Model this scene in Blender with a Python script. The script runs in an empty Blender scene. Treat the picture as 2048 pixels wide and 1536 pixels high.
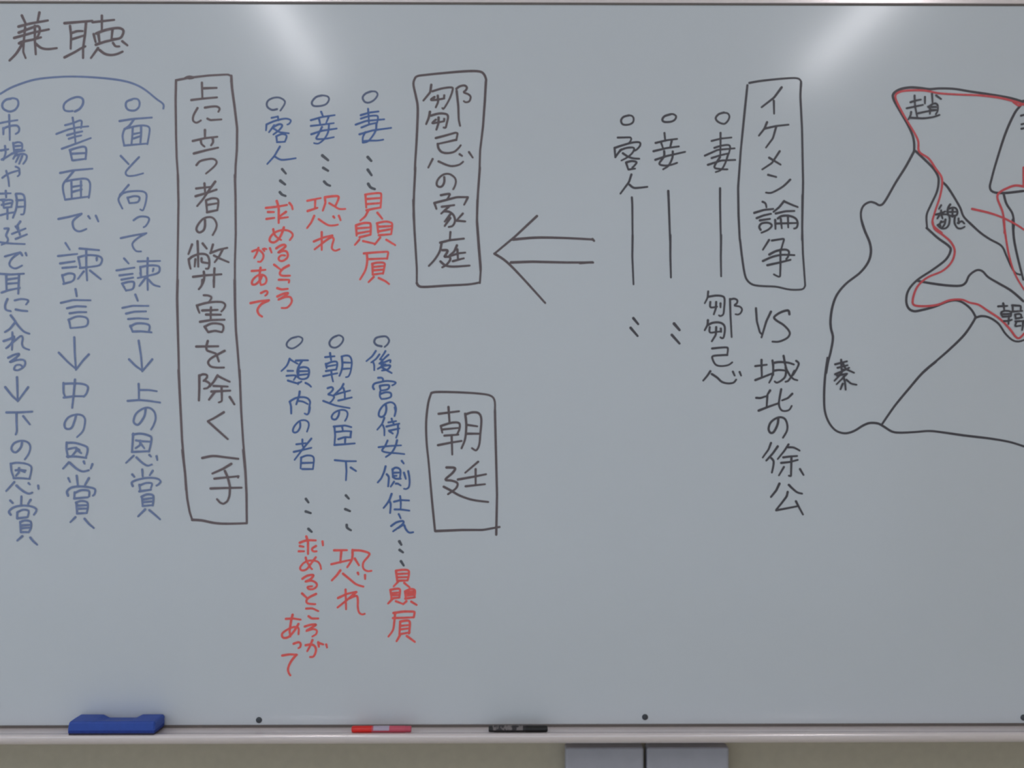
import bpy, bmesh, math, random
from mathutils import Vector

S = bpy.context.scene
COL = S.collection

# ------------------------------------------------------------------ camera
BZ = 1.45                      # height of the lens above the floor; the board front is the plane y = 0
cam = bpy.data.cameras.new('camera')
cam.sensor_width = 36.0
cam.lens = 36.0 * 1847.0 / 2048.0
cam.clip_start = 0.01
cam.dof.use_dof = True
cam.dof.focus_distance = 1.25
cam.dof.aperture_fstop = 4.2
co = bpy.data.objects.new('camera', cam)
COL.objects.link(co)
co.location = (0.0, -1.533, BZ)
co.rotation_euler = (math.radians(90), 0, -0.0063)
S.camera = co

# ------------------------------------------------------------------ world and exposure
w = bpy.data.worlds.new('world')
S.world = w
w.use_nodes = True
w.node_tree.nodes['Background'].inputs[0].default_value = (0.81, 0.93, 1.07, 1)
w.node_tree.nodes['Background'].inputs[1].default_value = 0.78
S.view_settings.view_transform = 'Standard'
S.view_settings.look = 'None'
S.view_settings.gamma = 1
S.view_settings.use_curve_mapping = False
S.view_settings.exposure = -0.10
TUBE_STRENGTH = 47.0

# ------------------------------------------------------------------ helpers
def lin(c):
    return tuple(((v / 255.0) / 12.92 if v <= 10 else (((v / 255.0) + 0.055) / 1.055) ** 2.4) for v in c) + (1,)

def mat(name, rgb, rough=0.5, metal=0.0, spec=0.5, noise=0.0, scale=40.0, bump=0.0):
    m = bpy.data.materials.new(name)
    m.use_nodes = True
    nt = m.node_tree
    b = nt.nodes['Principled BSDF']
    col = lin(rgb)
    b.inputs['Base Color'].default_value = col
    b.inputs['Roughness'].default_value = rough
    b.inputs['Metallic'].default_value = metal
    b.inputs['Specular IOR Level'].default_value = spec
    if noise or bump:
        tc = nt.nodes.new('ShaderNodeTexCoord')
        nz = nt.nodes.new('ShaderNodeTexNoise')
        nz.inputs['Scale'].default_value = scale
        nz.inputs['Detail'].default_value = 4
        nt.links.new(tc.outputs['Object'], nz.inputs['Vector'])
        if noise:
            rp = nt.nodes.new('ShaderNodeValToRGB')
            rp.color_ramp.elements[0].position = 0.3
            rp.color_ramp.elements[1].position = 0.7
            rp.color_ramp.elements[0].color = tuple(c * (1 - noise) for c in col[:3]) + (1,)
            rp.color_ramp.elements[1].color = tuple(min(1, c * (1 + noise)) for c in col[:3]) + (1,)
            nt.links.new(nz.outputs['Fac'], rp.inputs['Fac'])
            nt.links.new(rp.outputs['Color'], b.inputs['Base Color'])
        if bump:
            bp = nt.nodes.new('ShaderNodeBump')
            bp.inputs['Strength'].default_value = bump
            bp.inputs['Distance'].default_value = 0.002
            nt.links.new(nz.outputs['Fac'], bp.inputs['Height'])
            nt.links.new(bp.outputs['Normal'], b.inputs['Normal'])
    return m

def emit(name, rgb, strength):
    m = bpy.data.materials.new(name)
    m.use_nodes = True
    nt = m.node_tree
    nt.nodes.remove(nt.nodes['Principled BSDF'])
    e = nt.nodes.new('ShaderNodeEmission')
    e.inputs['Color'].default_value = rgb + (1,)
    e.inputs['Strength'].default_value = strength
    nt.links.new(e.outputs[0], nt.nodes['Material Output'].inputs['Surface'])
    return m

def obj(name, bm, m, parent=None, smooth=False):
    me = bpy.data.meshes.new(name)
    bmesh.ops.recalc_face_normals(bm, faces=bm.faces[:])
    if smooth:
        for f in bm.faces:
            f.smooth = True
    bm.to_mesh(me)
    bm.free()
    me.materials.append(m)
    o = bpy.data.objects.new(name, me)
    COL.objects.link(o)
    if parent:
        o.parent = parent
    return o

def thing(name, label, cat, loc=(0, 0, 0), group=None):
    o = bpy.data.objects.new(name, None)
    o.empty_display_size = 0.05
    COL.objects.link(o)
    o.location = loc
    o['label'] = label
    o['category'] = cat
    if group:
        o['group'] = group
    return o

def box(bm, x0, x1, y0, y1, z0, z1, bev=0.0, seg=2):
    r = bmesh.ops.create_cube(bm, size=1.0)
    vs = r['verts']
    for v in vs:
        v.co = ((x0 + x1) / 2 + v.co.x * (x1 - x0), (y0 + y1) / 2 + v.co.y * (y1 - y0), (z0 + z1) / 2 + v.co.z * (z1 - z0))
    if bev:
        es = list({e for v in vs for e in v.link_edges})
        bmesh.ops.bevel(bm, geom=es, offset=bev, segments=seg, profile=0.5, affect='EDGES')
    return bm

def prism_x(bm, prof, x0, x1):
    """extrude a closed (y,z) profile along x"""
    a = [bm.verts.new((x0, y, z)) for y, z in prof]
    b = [bm.verts.new((x1, y, z)) for y, z in prof]
    n = len(prof)
    bm.faces.new(a)
    bm.faces.new(b[::-1])
    for i in range(n):
        bm.faces.new((a[i], b[i], b[(i + 1) % n], a[(i + 1) % n]))
    return bm

def lathe_x(bm, prof, seg=28):
    """revolve an (x, r) profile about the x axis"""
    rings = []
    for x, r in prof:
        rings.append([bm.verts.new((x, r * math.cos(2 * math.pi * k / seg), r * math.sin(2 * math.pi * k / seg))) for k in range(seg)])
    bm.faces.new(rings[0])
    bm.faces.new(rings[-1][::-1])
    for a, b in zip(rings, rings[1:]):
        for k in range(seg):
            bm.faces.new((a[k], b[k], b[(k + 1) % seg], a[(k + 1) % seg]))
    return bm

# ------------------------------------------------------------------ the room
def struct(name, bm, m):
    o = obj(name, bm, m)
    o['kind'] = 'structure'
    return o

M_WALL = mat('wall_paint', (186, 176, 156), 0.85, noise=0.04, scale=60, bump=0.15)
M_CEIL = mat('ceiling_board', (215, 215, 210), 0.9, noise=0.03, scale=30)
M_FLOOR = mat('floor_vinyl', (204, 200, 190), 0.6, noise=0.08, scale=12)
WY = 0.032
struct('wall_back', box(bmesh.new(), -3.6, 3.6, WY, WY + 0.12, 0.0, 2.80), M_WALL)
struct('floor', box(bmesh.new(), -3.6, 3.6, -4.6, WY + 0.12, -0.1, 0.0), M_FLOOR)
struct('shade_wall_right', box(bmesh.new(), 2.60, 2.72, -4.6, WY, 0.0, 2.80), M_WALL)  # unseen wall, added to darken the right side of the board
struct('ceiling', box(bmesh.new(), -3.6, 3.6, -4.6, WY + 0.12, 2.80, 2.90), M_CEIL)

# ------------------------------------------------------------------ ceiling lamps (two mirrored in the glossy board, one added unseen)
M_HOUS = mat('lamp_enamel', (225, 225, 222), 0.4)
M_TUBE = emit('fluorescent_tube', (0.98, 0.97, 1.01), TUBE_STRENGTH)
def lamp(x, label):
    t = thing('ceiling_light', label, 'lamp', (x, -1.72, 2.80), 'fluorescent ceiling lights')
    bm = bmesh.new()
    prism = [(-0.11, 0.0), (-0.045, -0.045), (0.045, -0.045), (0.11, 0.0)]
    a = [bm.verts.new((u, -0.64, v)) for u, v in prism]
    b = [bm.verts.new((u, 0.64, v)) for u, v in prism]
    bm.faces.new(a); bm.faces.new(b[::-1])
    for i in range(4):
        bm.faces.new((a[i], b[i], b[(i + 1) % 4], a[(i + 1) % 4]))
    obj('housing', bm, M_HOUS, t)
    for sy in (-1, 1):
        obj('lamp_holder', box(bmesh.new(), -0.03, 0.03, sy * 0.615 - 0.012, sy * 0.615 + 0.012, -0.085, -0.044, 0.004), M_HOUS, t)
    bm = bmesh.new()
    lathe_x(bm, [(-0.603, 0.010), (-0.603, 0.016), (0.603, 0.016), (0.603, 0.010)], 16)
    for v in bm.verts:
        v.co = (v.co.y, v.co.x, v.co.z - 0.066)
    obj('tube', bm, M_TUBE, t, True)
    return t
lamp(-0.785, 'fluorescent ceiling lamp mirrored as the left glare streak on the whiteboard')
lamp(-2.75, 'added unseen fluorescent lamp that brightens the left end of the board')  # extra lamp out of view, added to lift the board's left side
lamp(1.25, 'fluorescent ceiling lamp mirrored as the right glare streak on the whiteboard')

# ------------------------------------------------------------------ the whiteboard
XL, XR = -1.80, 1.80
ZB, ZT = 0.8852, 2.0795
TF = 0.8815                    # top of the tray floor
M_BOARD = mat('enamel_board', (210, 214, 219), 0.165, spec=0.42)
M_ALU = mat('tray_aluminium', (240, 227, 226), 0.20, metal=0.22, spec=1.0, noise=0.01, scale=80)
M_DARK = mat('shadow_gap_tone', (112, 104, 100), 0.8)  # shade of the board-to-tray gap, put in as a dark colour
M_RIVET = mat('rivet_grey', (62, 66, 72), 0.45)

wb = thing('whiteboard', 'wide white dry-erase board covered in handwriting, with aluminium pen tray', 'whiteboard', (0, 0, TF))
def part(name, bm, m, parent=None, smooth=False, label=None):
    """a part built in room coordinates, hung under the board's empty"""
    o = obj(name, bm, m, parent or wb, smooth)
    if parent is None:
        o.location = (0, 0, -TF)
    if label:
        o['label'] = label
    return o
part('writing_surface', box(bmesh.new(), XL, XR, 0.0, 0.022, ZB, ZT), M_BOARD)
part('top_rail', box(bmesh.new(), XL - 0.018, XR + 0.018, -0.003, 0.030, ZT + 0.0028, ZT + 0.026, 0.001), M_ALU)
part('top_dark_strip', box(bmesh.new(), XL, XR, -0.0015, 0.022, ZT, ZT + 0.0035), M_DARK)  # thin dark strip between board and top rail
for sx, xx in ((-1, XL), (1, XR)):
    part('side_rail', box(bmesh.new(), min(xx, xx + sx * 0.02), max(xx, xx + sx * 0.02), -0.010, 0.030, ZB - 0.002, ZT + 0.003, 0.003), M_ALU)
part('lower_shadow_strip', box(bmesh.new(), XL, XR, -0.0012, 0.022, TF - 0.0005, ZB), M_DARK)  # dark strip painting the shadow gap where the board meets the tray
# pen tray: shallow floor rising to a narrow raised lip, front face rolling under
prof = [(0.030, TF - 0.0005), (-0.0012, TF - 0.0005), (-0.0045, TF), (-0.014, TF + 0.0003), (-0.029, TF + 0.0014), (-0.036, TF + 0.0034), (-0.0405, TF + 0.0045)]
for k in range(0, 11):
    a = math.pi / 2 + k * math.pi / 20
    prof.append((-0.044 + 0.0042 * math.cos(a), TF + 0.0007 + 0.0042 * math.sin(a)))
for k in range(1, 13):
    a = k * math.pi / 24
    prof.append((-0.0302 - 0.018 * math.cos(a), TF + 0.0007 - 0.0155 * math.sin(a)))
prof += [(-0.020, TF - 0.0148), (0.030, TF - 0.0148)]
part('pen_tray', prism_x(bmesh.new(), prof, XL - 0.018, XR + 0.018), M_ALU, smooth=False)
def rivet(x, z):
    bm = bmesh.new()
    lathe_x(bm, [(0.0, 0.0050), (0.0008, 0.0050), (0.0016, 0.0042), (0.0021, 0.0025), (0.0023, 0.0006)], 20)
    for v in bm.verts:
        v.co = (x + v.co.y, -v.co.x, z + v.co.z)
    part('rivet', bm, M_RIVET, smooth=True)
rivet(-0.4096, 0.8932)
rivet(0.2306, 0.8967)
rivet(0.8616, 0.8945)

# ------------------------------------------------------------------ handwriting (board coordinates, quarter millimetres from the board's middle)
INK = {
'title/main': '-3205,2438 -3180,2385;-3089,2458 -3101,2399;-3227,2365 -3151,2385 -3034,2406;~-3225,2325 -3124,2363 -3097,2367 -3087,2352 -3090,2324 -3106,2288;-3255,2290 -3124,2327 -3027,2347;~-3223,2254 -3201,2265 -3133,2279 -3079,2294;-3183,2360 -3192,2270 -3196,2197 -3180,2157;-3119,2370 -3119,2270 -3113,2182;~-3201,2252 -3241,2188 -3286,2141;~-3113,2252 -3079,2225 -3034,2216 -2975,2223;-2923,2388 -2740,2404;-2887,2370 -2880,2307 -2883,2219;-2871,2325 -2840,2336 -2804,2336;-2871,2283 -2795,2307;-2781,2398 -2788,2316 -2801,2226 -2801,2158;-2923,2162 -2853,2198 -2813,2223 -2786,2235;-2677,2439 -2677,2334;-2738,2395 -2596,2411;-2731,2316 -2725,2289 -2718,2264;~-2713,2321 -2650,2344 -2573,2357 -2537,2344 -2540,2312 -2560,2289 -2605,2283;-2700,2316 -2693,2267;-2607,2344 -2614,2276;-2716,2246 -2655,2267 -2564,2287;-2702,2224 -2749,2158;~-2691,2210 -2659,2187 -2623,2178 -2582,2183 -2540,2201;~-2603,2258 -2587,2237 -2562,2235;-2542,2269 -2508,2242',
'arc/main': '~-3349,1918 -3267,1965 -3130,2012 -2993,2030 -2856,2035 -2692,2027 -2555,2011 -2462,1986 -2391,1948 -2319,1890 -2281,1863 -2269,1846 -2271,1824',
'left3/bullet': '~-2478,1884 -2511,1871 -2519,1843 -2503,1816 -2462,1811 -2434,1832 -2428,1863 -2440,1885 -2467,1889 -2489,1882',
'left3/main': '-2560,1741 -2473,1755 -2347,1765;~-2467,1750 -2495,1711 -2528,1684 -2540,1640 -2530,1582;~-2528,1689 -2445,1709 -2391,1711 -2363,1695 -2366,1645 -2377,1588;-2530,1579 -2374,1593;-2473,1695 -2476,1640 -2481,1593;-2418,1706 -2418,1651 -2423,1593;-2473,1654 -2421,1665;-2467,1626 -2418,1643;-2552,1510 -2500,1456;~-2432,1502 -2484,1447 -2519,1403 -2506,1379 -2462,1380 -2404,1395;-2500,1318 -2560,1249;~-2533,1268 -2560,1241 -2566,1213 -2541,1161;~-2555,1257 -2500,1274 -2418,1277 -2385,1260 -2385,1214 -2404,1153 -2423,1156;-2508,1235 -2495,1197;~-2506,1233 -2462,1244 -2429,1236 -2440,1205 -2489,1198;~-2467,1084 -2434,1106 -2396,1109 -2369,1101 -2366,1082 -2385,1049 -2401,1038;-2552,966 -2473,983 -2382,999;~-2388,996 -2429,974 -2470,939 -2473,911 -2451,881 -2418,878;-2530,831 -2500,798;-2580,752 -2462,771;-2560,719 -2473,730;-2547,691 -2470,705;-2544,666 -2517,617;~-2539,666 -2495,677 -2465,672 -2473,631 -2511,620;-2440,812 -2292,815;-2374,834 -2377,741 -2374,623;-2423,776 -2418,708;~-2423,774 -2363,785 -2308,782 -2295,763 -2308,735 -2374,716 -2440,702;-2423,735 -2418,708;-2385,708 -2429,650;~-2369,691 -2336,658 -2295,645;-2336,763 -2341,746;-2456,592 -2440,551;-2541,504 -2473,518 -2369,517;-2517,466 -2462,479 -2385,481;-2503,430 -2440,435 -2371,431;-2489,386 -2473,345;~-2489,380 -2451,400 -2396,400 -2363,386 -2366,350;-2473,347 -2418,349 -2349,342;-2434,287 -2418,183 -2410,86;-2497,163 -2451,117 -2410,89;-2344,163 -2410,84;-2434,1 -2432,-48 -2432,-106;-2429,-40 -2363,-40 -2314,-48;-2506,-112 -2429,-106 -2363,-112 -2292,-123;~-2388,-169 -2396,-213 -2429,-263 -2451,-268 -2467,-246 -2451,-197 -2407,-164 -2363,-158 -2330,-186 -2322,-230 -2336,-274 -2352,-301;-2470,-329 -2478,-447;~-2473,-335 -2418,-329 -2363,-343 -2349,-360 -2355,-404 -2366,-448;-2478,-450 -2363,-445;-2451,-373 -2418,-379 -2358,-382;-2423,-376 -2423,-404 -2454,-425;-2418,-398 -2396,-426;-2467,-475 -2517,-522;~-2448,-486 -2407,-524 -2374,-541 -2347,-533;-2363,-470 -2352,-481;-2316,-478 -2311,-503;-2410,-566 -2407,-612;-2476,-599 -2462,-615;-2341,-574 -2360,-604;~-2473,-676 -2478,-651 -2440,-634 -2374,-621 -2314,-626 -2289,-643 -2300,-662 -2316,-673;-2429,-667 -2423,-711;~-2429,-673 -2385,-656 -2347,-659 -2352,-687;-2429,-711 -2352,-700;-2412,-744 -2407,-805;~-2415,-747 -2380,-731 -2341,-736 -2336,-766 -2341,-805;-2407,-764 -2338,-755;-2407,-783 -2338,-777;-2407,-808 -2341,-802;-2391,-830 -2437,-876;-2363,-835 -2330,-863 -2292,-896',
'left2/bullet': '~-2854,1804 -2824,1821 -2802,1854 -2804,1887 -2835,1900 -2878,1889 -2917,1864 -2930,1837 -2922,1812 -2895,1805 -2870,1807',
'left2/main': '-2870,1763 -2859,1694 -2851,1595;~-2919,1713 -2867,1727 -2824,1744 -2810,1735 -2815,1694;-2977,1655 -2895,1686 -2829,1700 -2766,1706;-2906,1647 -2856,1661 -2807,1672;-2895,1623 -2856,1636 -2813,1645;-2941,1557 -2845,1592 -2750,1628;-2887,1548 -2873,1480;~-2889,1548 -2845,1562 -2796,1571 -2780,1551 -2785,1488;-2873,1524 -2782,1529;-2865,1480 -2782,1491;-2952,1397 -2867,1414 -2739,1425;~-2862,1411 -2895,1370 -2930,1326 -2933,1282 -2919,1219;~-2922,1340 -2856,1353 -2785,1359 -2758,1337 -2755,1293 -2763,1233;-2919,1220 -2763,1241;-2878,1337 -2876,1230;-2815,1342 -2815,1233;-2876,1304 -2810,1315;-2873,1271 -2810,1288;-2963,1092 -2895,1106 -2810,1128;~-2813,1125 -2856,1092 -2870,1065 -2859,1026 -2826,1010 -2780,1026;-2766,1111 -2755,1095;-2717,1114 -2700,1076;-2917,933 -2889,889;-2966,847 -2840,861;-2952,798 -2856,812;-2936,768 -2845,776;-2939,721 -2925,663;~-2936,718 -2895,732 -2859,724 -2862,691 -2884,674;-2930,663 -2878,677;-2824,897 -2695,886;-2780,894 -2780,768 -2774,686;-2832,839 -2818,768;~-2832,839 -2769,853 -2703,848 -2676,829 -2684,796 -2708,782 -2791,771;-2821,768 -2769,773;-2796,746 -2835,696;-2755,751 -2684,694;-2711,834 -2711,817;-2851,628 -2843,581;-2947,537 -2867,556 -2752,554;-2906,501 -2845,515 -2782,512;-2889,468 -2835,476 -2780,476;-2895,427 -2884,372;~-2898,424 -2845,446 -2791,443 -2769,424 -2774,391 -2802,378 -2884,370;-2859,309 -2856,204 -2848,100;-2961,207 -2900,144 -2848,100;-2763,196 -2802,155 -2848,94;-2930,7 -2930,-59 -2917,-90;~-2928,1 -2856,4 -2796,-2 -2769,-21 -2777,-59 -2796,-84;-2928,-90 -2862,-81 -2791,-81;-2854,29 -2862,-59 -2873,-158;~-2848,-211 -2856,-241 -2873,-285 -2895,-298 -2919,-290 -2922,-257 -2895,-219 -2845,-202 -2807,-208 -2788,-235 -2793,-285 -2807,-318 -2840,-351;-2909,-387 -2911,-431 -2900,-486;~-2909,-390 -2856,-390 -2791,-409 -2772,-425 -2774,-458 -2785,-489;-2906,-480 -2845,-480 -2780,-489;-2900,-431 -2851,-420 -2824,-436;-2845,-423 -2845,-442 -2873,-475;-2840,-436 -2813,-458;-2895,-519 -2933,-560;~-2889,-521 -2840,-563 -2802,-579 -2763,-571;-2796,-513 -2791,-527;-2739,-530 -2750,-560;-2843,-607 -2835,-673;-2898,-623 -2887,-648;-2763,-623 -2788,-667;~-2900,-739 -2906,-711 -2878,-686 -2824,-678 -2758,-684 -2722,-697 -2725,-728 -2736,-739;-2856,-717 -2859,-755;~-2856,-722 -2813,-703 -2763,-708 -2761,-744;-2859,-758 -2769,-750;-2845,-783 -2840,-857;~-2848,-785 -2813,-774 -2774,-783 -2769,-816 -2777,-854;-2840,-805 -2774,-802;-2840,-826 -2774,-824;-2840,-857 -2777,-854;-2851,-881 -2884,-914;-2791,-892 -2761,-928 -2730,-953',
'left1/bullet': '~-3278,1888 -3311,1880 -3333,1853 -3327,1822 -3289,1803 -3251,1814 -3229,1847 -3234,1880 -3262,1891 -3289,1886',
'left1/main': '-3289,1781 -3286,1693 -3285,1614;-3349,1726 -3295,1737 -3234,1746;-3327,1693 -3327,1652;~-3327,1691 -3284,1707 -3240,1710 -3223,1693 -3226,1669 -3245,1655;-3316,1575 -3311,1529 -3327,1482;-3344,1545 -3295,1553;-3338,1485 -3306,1501 -3273,1523;-3262,1595 -3256,1540;~-3259,1592 -3229,1600 -3204,1589 -3204,1548;-3254,1573 -3206,1577;-3255,1548 -3206,1552;-3273,1523 -3234,1537 -3188,1545;-3237,1534 -3262,1490;~-3245,1512 -3202,1523 -3174,1512 -3177,1485 -3196,1457;-3223,1512 -3245,1468;-3202,1512 -3223,1457;~-3333,1364 -3300,1388 -3256,1405 -3223,1411 -3221,1386 -3232,1375;-3308,1410 -3295,1364 -3289,1309;-3245,1438 -3221,1427 -3221,1397;-3311,1278 -3308,1234;-3349,1259 -3278,1262;~-3344,1218 -3316,1221;-3327,1212 -3325,1169;~-3330,1210 -3295,1218 -3267,1213 -3273,1180;-3338,1185 -3273,1199;-3322,1166 -3273,1171;-3349,1116 -3295,1130 -3256,1136;-3300,1160 -3300,1092;~-3245,1256 -3237,1207 -3245,1152 -3264,1100;~-3243,1259 -3204,1257 -3188,1235 -3185,1174 -3193,1127 -3210,1122;-3240,1215 -3191,1218;-3240,1171 -3191,1174;-3215,1075 -3240,1042;-3245,1042 -3223,1009;-3270,993 -3223,1012 -3180,1029;-3234,1048 -3218,987;-3245,960 -3207,976 -3171,990;-3319,1028 -3289,1031 -3311,982 -3295,960 -3300,938 -3338,921;~-3349,938 -3284,930 -3185,926;-3316,844 -3267,858 -3215,872;~-3226,864 -3267,833 -3286,801 -3278,776 -3245,765 -3204,784;-3212,867 -3202,850;-3180,867 -3174,850;-3349,729 -3278,724 -3191,730;-3308,718 -3306,622;-3303,691 -3226,702;-3303,663 -3226,669;-3338,605 -3289,622 -3218,636;-3223,724 -3226,658 -3229,597;~-3300,562 -3314,526 -3311,493 -3278,482;~-3251,553 -3207,562 -3163,553 -3177,526;-3245,493 -3207,485 -3169,482;~-3278,454 -3259,430 -3229,386 -3191,347 -3155,333;-3254,402 -3284,364 -3316,344;-3267,342 -3267,292 -3270,226;~-3325,284 -3284,298 -3256,314 -3273,270 -3308,237;~-3300,243 -3251,287 -3212,317 -3199,303 -3204,265 -3191,240 -3155,226;~-3295,174 -3256,193 -3223,199 -3240,177 -3284,144 -3240,158 -3196,160 -3182,138 -3196,111 -3229,92 -3256,97 -3245,122 -3218,127 -3202,116;-3237,45 -3234,-37 -3232,-114;-3314,-21 -3267,-81 -3232,-112;-3163,-21 -3232,-114;-3306,-188 -3223,-188 -3136,-183;-3240,-191 -3240,-246 -3237,-312 -3245,-334;-3196,-213 -3152,-268;~-3204,-389 -3212,-420 -3240,-450 -3262,-447 -3273,-425 -3256,-392 -3212,-376 -3169,-384 -3149,-414 -3158,-458 -3185,-499;-3278,-527 -3273,-579 -3256,-626;~-3278,-529 -3240,-521 -3180,-527 -3144,-546 -3144,-584 -3155,-628;-3259,-623 -3207,-623 -3152,-628;-3245,-571 -3212,-568 -3180,-573;-3223,-557 -3223,-584 -3243,-606;-3207,-573 -3185,-584;-3254,-648 -3308,-708;~-3240,-672 -3202,-705 -3163,-725 -3136,-719;-3160,-656 -3152,-664;-3097,-672 -3095,-694;-3207,-744 -3210,-799;-3281,-771 -3264,-788;-3147,-766 -3163,-793;~-3278,-865 -3289,-843 -3256,-815 -3196,-804 -3136,-812 -3108,-832 -3125,-865;-3234,-848 -3237,-889;~-3234,-848 -3196,-832 -3160,-840 -3166,-878;-3234,-889 -3169,-881;-3215,-911 -3212,-980;~-3215,-914 -3185,-903 -3147,-911 -3144,-947 -3158,-980;-3210,-936 -3147,-931;-3210,-955 -3147,-950;-3210,-980 -3158,-980;-3202,-1007 -3234,-1035;-3149,-1016 -3130,-1040 -3103,-1063',
'boxL/frame': '-2187,2012 -2190,1886 -2187,1644 -2183,1498 -2171,1335;-2187,2012 -2100,2029 -1970,2044 -1844,2051 -1819,2040 -1824,2003;~-2125,2027 -2100,2036 -2071,2030 -2100,2023;-1822,2042 -1817,1960 -1800,1838 -1783,1693 -1785,1547 -1793,1450 -1796,1335;-2175,1385 -2171,1191 -2174,996 -2177,802 -2179,639;-1798,1385 -1794,1240 -1792,997 -1798,803 -1798,640;-2177,689 -2180,563 -2175,353 -2170,184 -2168,43;-1799,689 -1797,521 -1791,353 -1780,227 -1772,121 -1767,43;-2170,93 -2160,-114 -2147,-373 -2129,-580 -2121,-702;-1767,93 -1757,-166 -1744,-373 -1728,-554 -1721,-703;-2145,-437 -2128,-584 -2114,-753 -2097,-849 -2080,-900;~-2080,-900 -2017,-904 -1933,-921 -1849,-926 -1719,-923;-1742,-437 -1728,-585 -1721,-732 -1719,-923',
'boxL/main': '-2016,1996 -2013,1896;-2003,1959 -1919,1962;-2086,1881 -2008,1891 -1916,1899;~-2045,1828 -2071,1780 -2074,1746 -2052,1731 -2023,1746;~-1996,1831 -1950,1838 -1916,1838 -1899,1824 -1907,1804;-1979,1758 -1960,1748 -1887,1753;-1996,1683 -1996,1634;-2076,1610 -1994,1629 -1914,1638;~-2023,1612 -2018,1590 -1999,1573;-1945,1629 -1941,1603 -1955,1581;-2069,1527 -1994,1547 -1909,1566;~-2052,1450 -2028,1476 -1979,1489 -1941,1491 -1919,1474 -1931,1445 -1989,1394;-1999,1329 -1994,1264;-2054,1295 -1950,1307;-2057,1244 -1989,1264 -1919,1288;-1928,1341 -1970,1283 -2008,1225 -2047,1179;-1989,1215 -1982,1142;~-1989,1217 -1950,1230 -1916,1227 -1907,1205 -1914,1152;-1984,1186 -1911,1198;-1982,1138 -1914,1152;~-1996,1086 -1996,1045 -2008,1016 -2035,1004 -2052,1023 -2042,1055 -2008,1094 -1965,1106 -1936,1094 -1919,1060 -1924,1026 -1945,987;-2045,946 -2042,875 -2040,778;-2081,924 -2105,861;-2011,931 -1984,897;-2103,827 -2100,798 -2091,764;~-2100,827 -2076,846 -2033,861 -1989,858 -1970,832 -1967,793 -1974,766 -1989,764;-2059,827 -2064,778;-2018,832 -2018,807 -1970,800;-1943,924 -1960,866;-1960,868 -1902,890 -1848,902;-1878,892 -1902,846 -1931,807;-1936,851 -1892,829 -1839,807;-2074,710 -1994,720 -1887,727;~-2003,744 -2001,705 -2008,671 -2030,635;-1933,766 -1936,705 -1937,642;~-2013,689 -2017,655 -2036,628;-1937,689 -1937,643;~-2003,588 -1975,586 -1954,576 -1958,559 -1973,540;-2049,521 -2042,496 -2032,472;~-2038,523 -1992,536 -1933,544 -1883,542 -1862,525 -1870,500 -1887,481;-2013,487 -1912,491;-1988,460 -1891,459;-2028,412 -1954,424 -1866,426;-1956,508 -1958,462 -1958,422;-1998,380 -1975,344;~-1996,380 -1958,399 -1916,401 -1879,391 -1874,365 -1883,344;-1973,344 -1929,353 -1887,344;-2053,248 -1908,250;-1977,285 -1988,247 -1984,222 -1921,201 -1904,149;~-1866,220 -1916,193 -1958,168 -1975,142 -1958,117 -1921,109 -1870,109;-2033,57 -2033,-31 -2036,-109;~-2033,54 -2010,64 -1984,59 -1984,41 -2005,20;~-2000,25 -1969,7 -1964,-8 -1979,-26 -2002,-31;-1912,57 -1938,15 -1964,-16;-1912,54 -1871,33 -1832,15;-1938,-13 -1845,-17;-1953,-50 -1829,-44;-1886,-19 -1884,-78 -1884,-114 -1904,-122;-1933,-55 -1969,-104;-1832,-86 -1801,-135;-1871,-187 -1938,-228 -1977,-246;-1974,-249 -1917,-301 -1845,-365;~-2013,-490 -1943,-477 -1865,-485 -1775,-496;-1822,-529 -1876,-562 -1946,-593;-1933,-627 -1772,-611;-1864,-576 -1845,-618 -1830,-681 -1833,-740 -1847,-778 -1874,-795 -1895,-787 -1916,-763;-1958,-692 -1870,-689 -1753,-687;-1778,-612 -1776,-620',
'u1/bullet': '~-1519,1822 -1553,1817 -1584,1839 -1582,1873 -1548,1895 -1504,1898 -1470,1878 -1470,1854 -1497,1812',
'u1/main': '-1555,1764 -1514,1773;-1514,1773 -1509,1747;-1589,1717 -1592,1681;~-1589,1720 -1533,1744 -1466,1759 -1429,1749 -1437,1727 -1451,1720;-1538,1715 -1572,1669;~-1543,1705 -1504,1722 -1485,1713 -1504,1684 -1543,1654;-1548,1698 -1504,1669 -1441,1662;-1524,1642 -1519,1603;~-1524,1642 -1485,1657 -1456,1645 -1466,1608;-1519,1603 -1466,1606;-1500,1574 -1538,1509 -1584,1458;~-1536,1509 -1495,1487 -1446,1489 -1395,1497',
'u1.dots/main': '-1485,1424 -1461,1395;-1497,1347 -1466,1323;~-1500,1271 -1485,1255 -1463,1247',
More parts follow.
